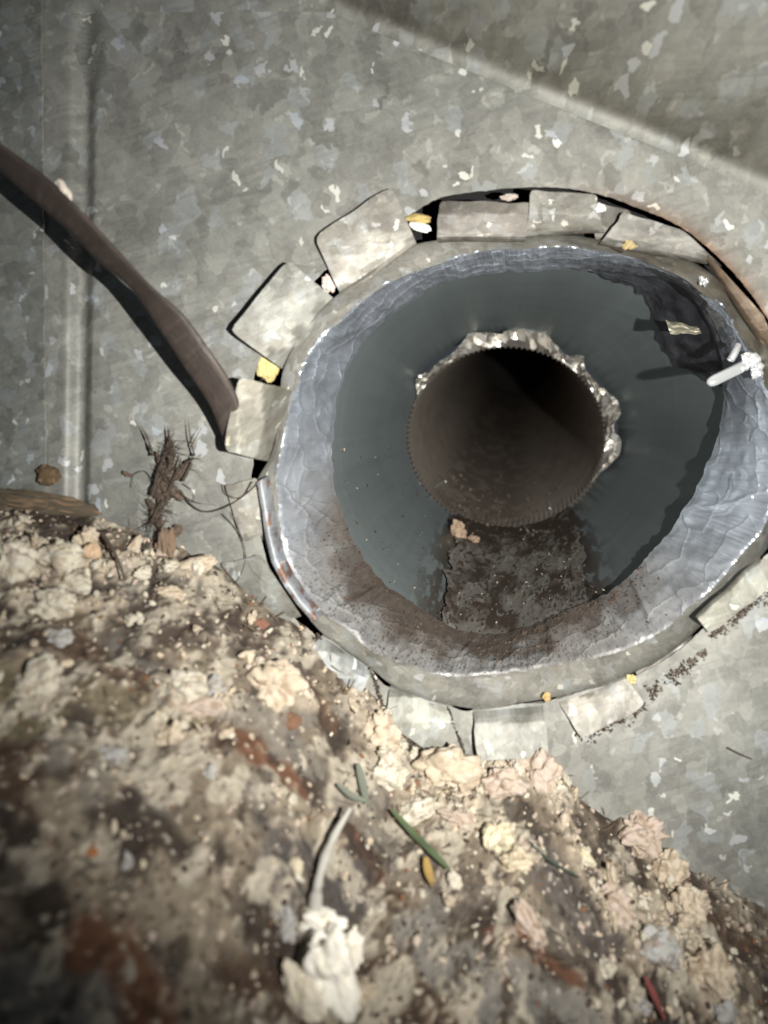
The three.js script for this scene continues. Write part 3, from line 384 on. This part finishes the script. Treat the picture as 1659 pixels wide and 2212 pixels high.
// ---------------------------------------------------------------- named lumps and bits on the floor
const FG = 'plaster lump';
[
  ['white lobed lump on olive dirt at the far left', 72, 1476, 120, 92, { col: WH, rot: 0.5 }], ['small round white knob on top of the far left white lump', 92, 1432, 44, 40, { col: WH }],
  ['pale lump with two lobes right of the long brown streak', 400, 1484, 92, 76, { col: WH }], ['white lump touching the right lobe of the two lobed one', 458, 1492, 70, 60, { col: BW }], ['flat pale lump under the two lobed one', 430, 1530, 110, 44, { col: PK }],
  ['large cream lump left of the light grey tab', 588, 1478, 128, 104, { col: CRM, dirt: 0.4 }], ['cream lump below the two lobed one', 362, 1584, 66, 52, { col: CRM }],
  ['broad white lump at the left with dark gap above', 118, 1312, 92, 70, { col: WH, rot: 0.2 }], ['rounded grey white lump just below the broad white one', 128, 1378, 66, 50, { col: BW }],
  ['knobbly white heap at the left edge', 30, 1215, 110, 120, { col: WH, lob: 1.4 }], ['knobbly white heap beside the tan pebble', 130, 1208, 120, 90, { col: WH, lob: 1.4 }], ['smooth white lump under the knobbly heap', 160, 1264, 100, 56, { col: WH }],
  ['cream lump at the top left under the dark ledge', 190, 1170, 60, 60, { col: CRM, lob: 1.3 }], ['tan pebble among the white heaps', 196, 1196, 44, 44, { col: [0.5, 0.36, 0.24], lob: 0.3, dirt: 0 }], ['long cream sliver leaning left of the brown lint', 284, 1186, 26, 74, { col: CRM, rot: -0.55, lob: 0.5 }],
  ['cream wedge right of the brown lint', 428, 1222, 100, 44, { col: CRM, rot: 0.25, lob: 0.5 }], ['cream crumb pile below the lint', 370, 1282, 60, 34, { col: CRM, lob: 1.3 }],
  ['tall cream mound below the light grey tab', 826, 1600, 84, 120, { col: CRM, lob: 1.4, dirt: 0.35, rot: 0.25 }], ['white mound at the middle of the cream heap', 846, 1668, 90, 90, { col: WH, lob: 1.4 }], ['rounded cream mound under the bottom tab corner', 962, 1672, 136, 116, { col: CRM, lob: 1.3, dirt: 0.3 }],
  ['white lobe at the lower end of the cream heap', 900, 1754, 100, 60, { col: WH, rot: 0.3 }], ['tan streaked slab under the cream heap', 990, 1770, 80, 44, { col: PK, rot: -0.4 }], ['pinkish lump below the square bottom tab', 1090, 1700, 90, 74, { col: PK, lob: 1.3 }], ['pinkish knobbly lump right of the square bottom tab', 1172, 1680, 84, 100, { col: PK, lob: 1.5, dirt: 0.35 }], ['pale pink crumb under the square bottom tab', 1120, 1660, 60, 36, { col: PK }],
  ['yellowish white lump right of the green blade', 1076, 1806, 72, 74, { col: [0.56, 0.51, 0.37] }], ['yellowish crumbly lump just below the yellowish white one', 1116, 1862, 84, 60, { col: [0.5, 0.44, 0.32], lob: 1.5 }],
  ['brownish white long lump at the lower middle', 1142, 2006, 58, 140, { col: PK, rot: 0.55, lob: 0.6, dirt: 0.5 }], ['pinkish lump at the right end of the debris', 1384, 1806, 110, 92, { col: PK, lob: 1.4, dirt: 0.4 }], ['cream lump below the pinkish end lump', 1444, 1882, 80, 90, { col: CRM, lob: 1.4, dirt: 0.4 }], ['pale lump lowest along the right debris edge', 1486, 1960, 66, 90, { col: CRM, lob: 1.3, dirt: 0.4, rot: 0.4 }],
  ['greyish white lump in the lower right heap', 1420, 2050, 96, 90, { col: BW, lob: 1.3, dirt: 0.4 }], ['pale lump at the foot of the lower right heap', 1530, 2110, 90, 120, { col: CRM, lob: 1.3, rot: 0.5, dirt: 0.4 }], ['white lump near the bottom right edge of debris', 1560, 2190, 60, 70, { col: BW }], ['pale crumb above the lower right heap', 1330, 1960, 70, 100, { col: PK, lob: 1.3, rot: 0.6, dirt: 0.4 }], ['small white lump by the red chip', 1388, 2176, 44, 40, { col: BW }], ['light yellow crumb between the dark grit and the lower right heap', 1262, 1850, 34, 60, { col: [0.56, 0.51, 0.37], rot: 0.5 }],
  ['very large white lump at the bottom, biggest of all', 704, 2112, 140, 196, { col: [0.84, 0.81, 0.72], lob: 0.9, detail: 26, dirt: 0.06, rot: 0.1, dep: 0.9, up: 0.6 }], ['cream lump leaning on the left of the very large one', 645, 2150, 84, 140, { col: [0.7, 0.64, 0.52], rot: 0.5, lob: 0.8, dirt: 0.12, up: 0.4 }], ['small top lobe of the very large white lump', 686, 2014, 100, 84, { col: [0.84, 0.81, 0.72], lob: 0.8, dirt: 0.05, up: 0.7 }], ['narrow white lobe on the right flank of the very large lump', 754, 2060, 64, 110, { col: [0.82, 0.78, 0.68], lob: 0.8, dirt: 0.08, up: 0.5 }],
  ['grey white blurred lump left of the white twig', 616, 1996, 56, 84, { col: BW, lob: 0.6 }], ['yellowish round crumb touching the white twig', 640, 1874, 36, 44, { col: [0.56, 0.51, 0.37], lob: 0.3 }], ['small white chip below the green blade', 978, 1908, 34, 46, { col: WH, rot: 0.5 }], ['pale blue grey crumb in the left dirt', 270, 1870, 28, 58, { col: BW }], ['white crumb cluster above the rust streak', 240, 1630, 76, 40, { col: BW, lob: 1.6 }], ['white pebble by the rust streak', 448, 1672, 34, 46, { col: BW }],
  ['brown pebble below the large cream lump', 628, 1560, 44, 36, { col: [0.16, 0.085, 0.05] }], ['cream crumb below the large cream lump', 488, 1586, 36, 30, { col: CRM }], ['rusty orange chip in the left dirt', 200, 1840, 34, 26, { col: [0.4, 0.16, 0.06], lob: 0.3 }], ['dark red brown pebble at the left of the tab', 560, 1352, 40, 28, { col: [0.2, 0.09, 0.06] }],
].forEach(([lb, x, y, w, h, o]) => clump(/pebble|chip/.test(lb) ? 'pebble' : 'plaster_lump', lb, /pebble|chip/.test(lb) ? 'pebble' : FG, x, y, w, h, o));
// medium crumbs nobody could tell apart
{
  const R = rng(5), protos = []; for (let i = 0; i < 5; i++) { const g = clumpGeo(200 + i, 1, 1, 0.8, 1.2, 7, i % 2 ? CRM : WH, 0.3); protos.push(new THREE.Mesh(g, M.tinted)); protos[i].castShadow = protos[i].receiveShadow = true; }
  let n = 0, tries = 0; while (n < 230 && tries++ < 20000) {
    const a = lerp(-60, 1700, R()), s = Math.pow(R(), 1.2) * 620, b = bandAt(a, s) + 0.25 * (noise(a / 60, s / 60, 3) - 0.5); if (R() > clamp(0.03 + b * 1.3)) continue;
    const i = Math.round(s / SL * NR) * (NC + 1) + Math.round((a + 420) / 2500 * NC), p = new THREE.Vector3().fromBufferAttribute(floorGeo.attributes.position, i), q = proj(p); if (q[0] < 0 || q[0] > 1659 || q[1] > 2200) continue;
    const m = protos[n % 5].clone(), sz = (4.5 + 19 * R() ** 3) * U; m.name = named('plaster_crumb'); m.scale.set(sz * (0.7 + 1.1 * R()), sz * (0.6 + 0.6 * R()), sz * (0.5 + 0.5 * R())); m.rotation.set(R() * 6, R() * 6, R() * 6); m.position.copy(p).addScaledVector(floorN, sz * 0.4);
    m.userData = { label: 'small cream crumb of broken plaster among the brown dirt', category: 'crumb', group: 'small plaster crumbs strewn over the duct floor' }; scene.add(m); n++;
  }
}
// fine grit: too many to count
function grit(name, label, n, size, colors, accept, seed, flat = 1) {
  const R = rng(seed), g = new THREE.IcosahedronGeometry(1, 1), pp = g.attributes.position; for (let i = 0; i < pp.count; i++) { const k = 0.75 + 0.5 * h3(Math.round(pp.getX(i) * 50), Math.round(pp.getY(i) * 50), Math.round(pp.getZ(i) * 50)); pp.setXYZ(i, pp.getX(i) * k, pp.getY(i) * k, pp.getZ(i) * k); } g.computeVertexNormals();
  const m = new THREE.InstancedMesh(g, M.plain(1, 1, 1, 0.95), n), d = new THREE.Object3D(), c = new THREE.Color(); let k = 0, tries = 0;
  while (k < n && tries++ < n * 60) {
    const r = accept(R); if (!r) continue; const s = size * (0.45 + 1.3 * R() ** 2.5) * U * (r.k ?? 1);
    d.position.copy(r.p); d.rotation.set(R() * 6, R() * 6, R() * 6); d.scale.set(s * (0.8 + R() * 1.3), s * (0.6 + 0.5 * R()), s * flat); d.updateMatrix(); m.setMatrixAt(k, d.matrix); const q = r.c ?? colors[Math.floor(R() * colors.length)], v = 0.8 + 0.4 * R(); m.setColorAt(k, c.setRGB(q[0] * v, q[1] * v, q[2] * v)); k++;
  }
  m.count = k; m.name = name; m.castShadow = m.receiveShadow = true; m.userData = { label, category: name.replace(/_/g, ' '), kind: 'stuff' }; scene.add(m);
}
const fpt = (a, s) => new THREE.Vector3().fromBufferAttribute(floorGeo.attributes.position, clamp(Math.round(s / SL * NR), 0, NR) * (NC + 1) + clamp(Math.round((a + 420) / 2500 * NC), 0, NC));
grit('cream_grit', 'fine cream plaster grit scattered over the duct floor', 2300, 3.8, [CRM, WH, PK, [0.5, 0.42, 0.31]], (R) => { const a = lerp(-80, 1800, R()), s = R() * 700, b = bandAt(a, s); if (R() > 0.012 + clamp(b + 0.1) * 0.9 * noise(a / 40, s / 40, 3)) return null; return { p: fpt(a, s) }; }, 21);
grit('brown_grit', 'fine brown and grey dirt grains over the duct floor', 3000, 2.8, [[0.06, 0.042, 0.03], [0.1, 0.072, 0.05], [0.16, 0.13, 0.1], [0.05, 0.04, 0.035], [0.17, 0.15, 0.13], [0.07, 0.05, 0.04], [0.12, 0.09, 0.065], [0.18, 0.09, 0.045]], (R) => ({ p: fpt(lerp(-80, 1800, R()), R() ** 1.1 * 700) }), 22);
grit('rim_dirt', 'brown dirt crumbs along the bottom of the foil rim', 1100, 1.7, [DK, DK, BR, [0.1, 0.075, 0.055]], (R) => { const t = lerp(0.75, 2.75, R()), k = R() ** 0.7; if (R() > foilDirt(t, k) + 0.06) return null; return { p: new THREE.Vector3().fromBufferAttribute(foilGeo.attributes.position, Math.round(k * 80) * 2001 + Math.round(t / TAU * 2000)) }; }, 23);
grit('liner_dirt', 'dark and pale specks of dirt on the lower liner and tape', 420, 1.8, [DK, BR, [0.3, 0.26, 0.2]], (R) => { const onTape = R() < 0.75, t = onTape ? lerp(60, 117, R()) * Math.PI / 180 : lerp(120, 180, R()) * Math.PI / 180, k = R(); return { p: linerAt(t, k, onTape ? 12 : 2), k: 1 }; }, 24);
grit('pipe_dirt', 'dark dirt specks along the bottom of the inner pipe', 420, 1.8, [DK, BR, [0.3, 0.25, 0.2]], (R) => { const t = 1.85 + (R() + R() + R() - 1.5) * 0.8; return { p: pipeAt(t, 0.01 + 0.3 * R() * R(), 0.99) }; }, 25);
grit('tab_dirt', 'brown dirt packed along the edges of the lower tabs', 2400, 1.7, [DK, [0.1, 0.08, 0.062], [0.13, 0.105, 0.08], DK], (R) => { const e = [[[1240, 1598], [1396, 1522]], [[1400, 1500], [1526, 1408]], [[1530, 1378], [1665, 1272]], [[968, 1532], [1006, 1640]], [[806, 1462], [832, 1548]], [[690, 1376], [646, 1432]], [[880, 1600], [960, 1646]]][Math.floor(R() * 7)], u = R(), w = (R() + R() + R() - 1.5) * 16 * (0.3 + noise(u * 9, e[0][0])); if (noise(u * 7, e[0][1]) < 0.42 && R() < 0.85) return null; return { p: P(lerp(e[0][0], e[1][0], u) + w * 0.5 + 2, lerp(e[0][1], e[1][1], u) + w, 5 + 4 * R()) }; }, 26, 0.6);

// ---------------------------------------------------------------- lint, hairs, twig, blade and other small things
{
  const lint = thing('lint_tuft', 'dark brown lint tuft with spiky ends rising from the dirt against the metal', 'lint', P(350, 1050, 20)), R = rng(9), gs = [], fl = [];
  const spine = [[330, 1150], [345, 1100], [352, 1050], [365, 1000], [372, 960]];
  for (let i = 0; i < 260; i++) { const k = R() * 3.99, j = Math.floor(k), f = k - j, x = lerp(spine[j][0], spine[j + 1][0], f), y = lerp(spine[j][1], spine[j + 1][1], f), w = 30 * Math.sin(Math.PI * clamp(0.14 + k / 4 * 0.8)), l = 16 + 50 * R() * R(), z = 8 + 30 * R(); let x0 = x + (R() + R() - 1) * w, y0 = y + (R() - 0.5) * 40, a = R() * TAU; const pts = [P(x0, y0, z)]; for (let q = 1; q < 4; q++) { a += (R() - 0.5) * 1.7; x0 += Math.cos(a) * l / 3; y0 += Math.sin(a) * l / 3; pts.push(P(x0, y0, z + 10 * (R() - 0.5))); } gs.push(tube(pts, (0.4 + 0.5 * R()) * U, 0.5, 6, 3)); }
  [[354, 1046, 19, 46, -0.2], [336, 1112, 9, 40, 0.45], [368, 984, 8, 46, 0.05], [394, 1018, 11, 32, -0.8], [346, 1000, 6, 32, 0.35], [378, 1064, 12, 26, 0.7]].forEach(([x, y, w, h, a], i) => { const g = clumpGeo(300 + i, w * U, h * U, 12 * U, 1.2, 12, [0.08, 0.062, 0.047], 0.3); g.rotateZ(a); const q = part('wad', g, M.tinted, lint); q.position.copy(P(x, y, 12)).sub(lint.position); });
  part('fluff', local(mergeGeometries(gs), lint), M.plain(0.065, 0.048, 0.037), lint);
  const spikes = [[[372, 985], [366, 950], [362, 918], 12], [[420, 985], [412, 950], [406, 905], 7], [[412, 965], [426, 940], [436, 922], 4], [[400, 1000], [425, 990], [442, 998], 6], [[330, 985], [320, 950], [305, 920], 8], [[380, 1060], [420, 1084], [470, 1092], 4], [[340, 1120], [310, 1140], [285, 1150], 6], [[390, 1010], [430, 1020], [452, 1050], 3], [[350, 1080], [330, 1120], [318, 1160], 9], [[395, 1040], [412, 1000], [418, 975], 9], [[330, 1070], [345, 1010], [368, 960], 17], [[365, 1060], [385, 1010], [392, 985], 15]];
  for (const [a, b, c, w] of spikes) part('strand', local(tube([P(...a, 22), P(...b, 28), P(...c, 22)], w * 0.42 * U, (t) => lerp(1, 0.1, t) * (0.6 + 0.8 * noise(t * 9, w)), 24, 6), lint), M.plain(0.05, 0.037, 0.029), lint);
}
clump('lint_tuft', 'dense brown lint wad below the spiky tuft', 'lint', 355, 1195, 54, 110, { col: [0.17, 0.12, 0.085], lob: 1.2, dirt: 0.4 });
clump('lint_tuft', 'small dark lint ball right of the spiky tuft', 'lint', 382, 1145, 26, 28, { at: 10, col: [0.09, 0.07, 0.06] });
clump('lint_tuft', 'tiny rust coloured speck of lint left of the spiky tuft', 'lint', 274, 1024, 24, 13, { at: 8, col: [0.08, 0.05, 0.04], rot: -0.4 });
clump('rusty_fastener', 'rusty brown fastener head at the left where the metal meets the dirt', 'fastener', 105, 1028, 58, 54, { at: 14, col: [0.09, 0.06, 0.03], lob: 0.5, dirt: 0.5 });
clump('dirt_ledge', 'olive brown ledge of dirt below the rusty fastener', 'dirt', 70, 1085, 260, 50, { at: 22, col: [0.085, 0.068, 0.046], lob: 1.1, dirt: 0.7, rot: -0.12 });
const hairs = [
  [[[345, 1072], [330, 1040], [312, 1018], [290, 1025], [283, 1055]], 10, 1.1, 'thin black hair looping left of the lint tuft'],
  [[[388, 1058], [412, 1090], [440, 1105], [480, 1098], [530, 1068], [560, 1040]], 14, 2.0, 'dark hair running from the lint tuft to the collar tab'],
  [[[395, 1045], [412, 1058], [420, 1075], [414, 1090]], 12, 0.9, 'short curled hair just right of the lint tuft'],
  [[[480, 1110], [515, 1150], [530, 1200], [515, 1250], [470, 1290]], 12, 1.0, 'long thin hair curving down beside the left tabs'],
  [[[500, 1108], [522, 1160], [540, 1225], [575, 1262]], 12, 0.8, 'fine hair hanging close to the left folded lip'],
  [[[545, 1040], [520, 1075], [490, 1068], [482, 1046]], 16, 1.6, 'crooked dark hair under the curved left tab'],
  [[[555, 1290], [545, 1320], [530, 1345], [528, 1360]], 14, 0.9, 'small hair lying on the metal left of the lower tabs'],
];
for (const [p, z, w, lb] of hairs) tag('hair', tube(p.map(([x, y]) => P(x, y, z)), w * U, 0.6, 40, 5), M.plain(0.03, 0.024, 0.02, 0.6), lb, 'hair');
const fl = (x, y, up) => { const f = onFloor(x, y); return f.p.clone().addScaledVector(floorN, up * U); };
tag('twig', tube([fl(668, 1990, 26), fl(676, 1930, 26), fl(686, 1880, 28), fl(706, 1825, 34), fl(738, 1772, 44)], 11 * U, (t) => lerp(1, 0.42, t) * (0.8 + 0.45 * noise(t * 14, 3)), 60, 9), M.plain(0.42, 0.41, 0.37, 0.95), 'white twig rising from the very large white lump', 'twig');
const bladeG = (pts, w, up) => { const c = new THREE.CatmullRomCurve3(pts.map(([x, y]) => fl(x, y, up))); return grid(30, 4, (r, u) => { const p = c.getPoint(r), t = c.getTangent(r), s = t.cross(floorN).normalize(); return p.addScaledVector(s, (u - 0.5) * w * U * Math.pow(Math.sin(Math.PI * (0.06 + 0.88 * r)), 0.5)).addScaledVector(floorN, Math.abs(u - 0.5) * 6 * U); }); };
tag('grass_blade', bladeG([[838, 1762], [880, 1812], [920, 1852], [958, 1890]], 17, 20), M.plain(0.075, 0.105, 0.05, 0.9), 'narrow green grass blade lying across the dirt below the cream heap', 'grass blade');
tag('grass_blade', bladeG([[1130, 1830], [1180, 1868], [1240, 1905]], 8, 16), M.plain(0.04, 0.055, 0.042, 0.9), 'dark green grass blade right of the yellowish lumps', 'grass blade');
tag('leaf_scrap', mergeGeometries([bladeG([[768, 1660], [776, 1700], [782, 1748]], 17, 16), bladeG([[722, 1708], [750, 1728], [782, 1744]], 16, 16)]), M.plain(0.15, 0.165, 0.13, 0.9), 'grey green forked leaf scrap left of the cream heap', 'leaf');
tag('yellow_chip', bladeG([[911, 1862], [916, 1892], [924, 1922]], 18, 18), M.plain(0.33, 0.22, 0.07, 0.9), 'yellow chip just under the green grass blade', 'chip');
tag('red_chip', bladeG([[1378, 2120], [1400, 2160], [1424, 2212]], 16, 16), M.plain(0.17, 0.045, 0.04, 0.9), 'red sliver in the dark dirt at the bottom right', 'chip');
tag('wood_sliver', tube([fl(216, 1172, 24), fl(245, 1215, 24), fl(266, 1270, 22)], 5 * U, 0.4, 16, 6), M.plain(0.1, 0.07, 0.05), 'dark wooden sliver lying across the white heaps at the left', 'sliver');
tag('wood_sliver', tube([P(770, 1580, 26), P(772, 1640, 40), P(778, 1680, 46)], 4 * U, 0.8, 16, 6), M.plain(0.02, 0.015, 0.012), 'black upright sliver along the left side of the tall cream mound', 'sliver');
tag('dark_twig', tube([P(1570, 1615, 6), P(1596, 1628, 8), P(1624, 1640, 6)], 2.4 * U, 0.6, 14, 5), M.plain(0.05, 0.04, 0.03), 'thin dark twig stuck to the metal at the lower right', 'twig');
{ // straw: thin fibres strewn in the debris
  const R = rng(61), gs = []; for (let i = 0; i < 190; i++) { const a = lerp(-40, 1650, R()), s = R() * 420, p = fpt(a, s), l = (16 + 40 * R()) * U, w = R() * TAU, q = new THREE.Vector3(Math.cos(w), Math.sin(w) * 0.8, 0.5 * Math.sin(w)); p.addScaledVector(floorN, 9 * U); gs.push(tube([p.clone().addScaledVector(q, -l / 2), p.clone().add(new THREE.Vector3((R() - 0.5) * 6 * U, 0, 4 * U)), p.clone().addScaledVector(q, l / 2)], (0.7 + 1.0 * R()) * U, 0.5, 6, 4)); }
  const o = tag('straw', mergeGeometries(gs), M.plain(0.15, 0.115, 0.08), 'thin brown fibres strewn through the debris', 'fibres'); o.userData.kind = 'stuff';
}

renderer.render(scene, camera);
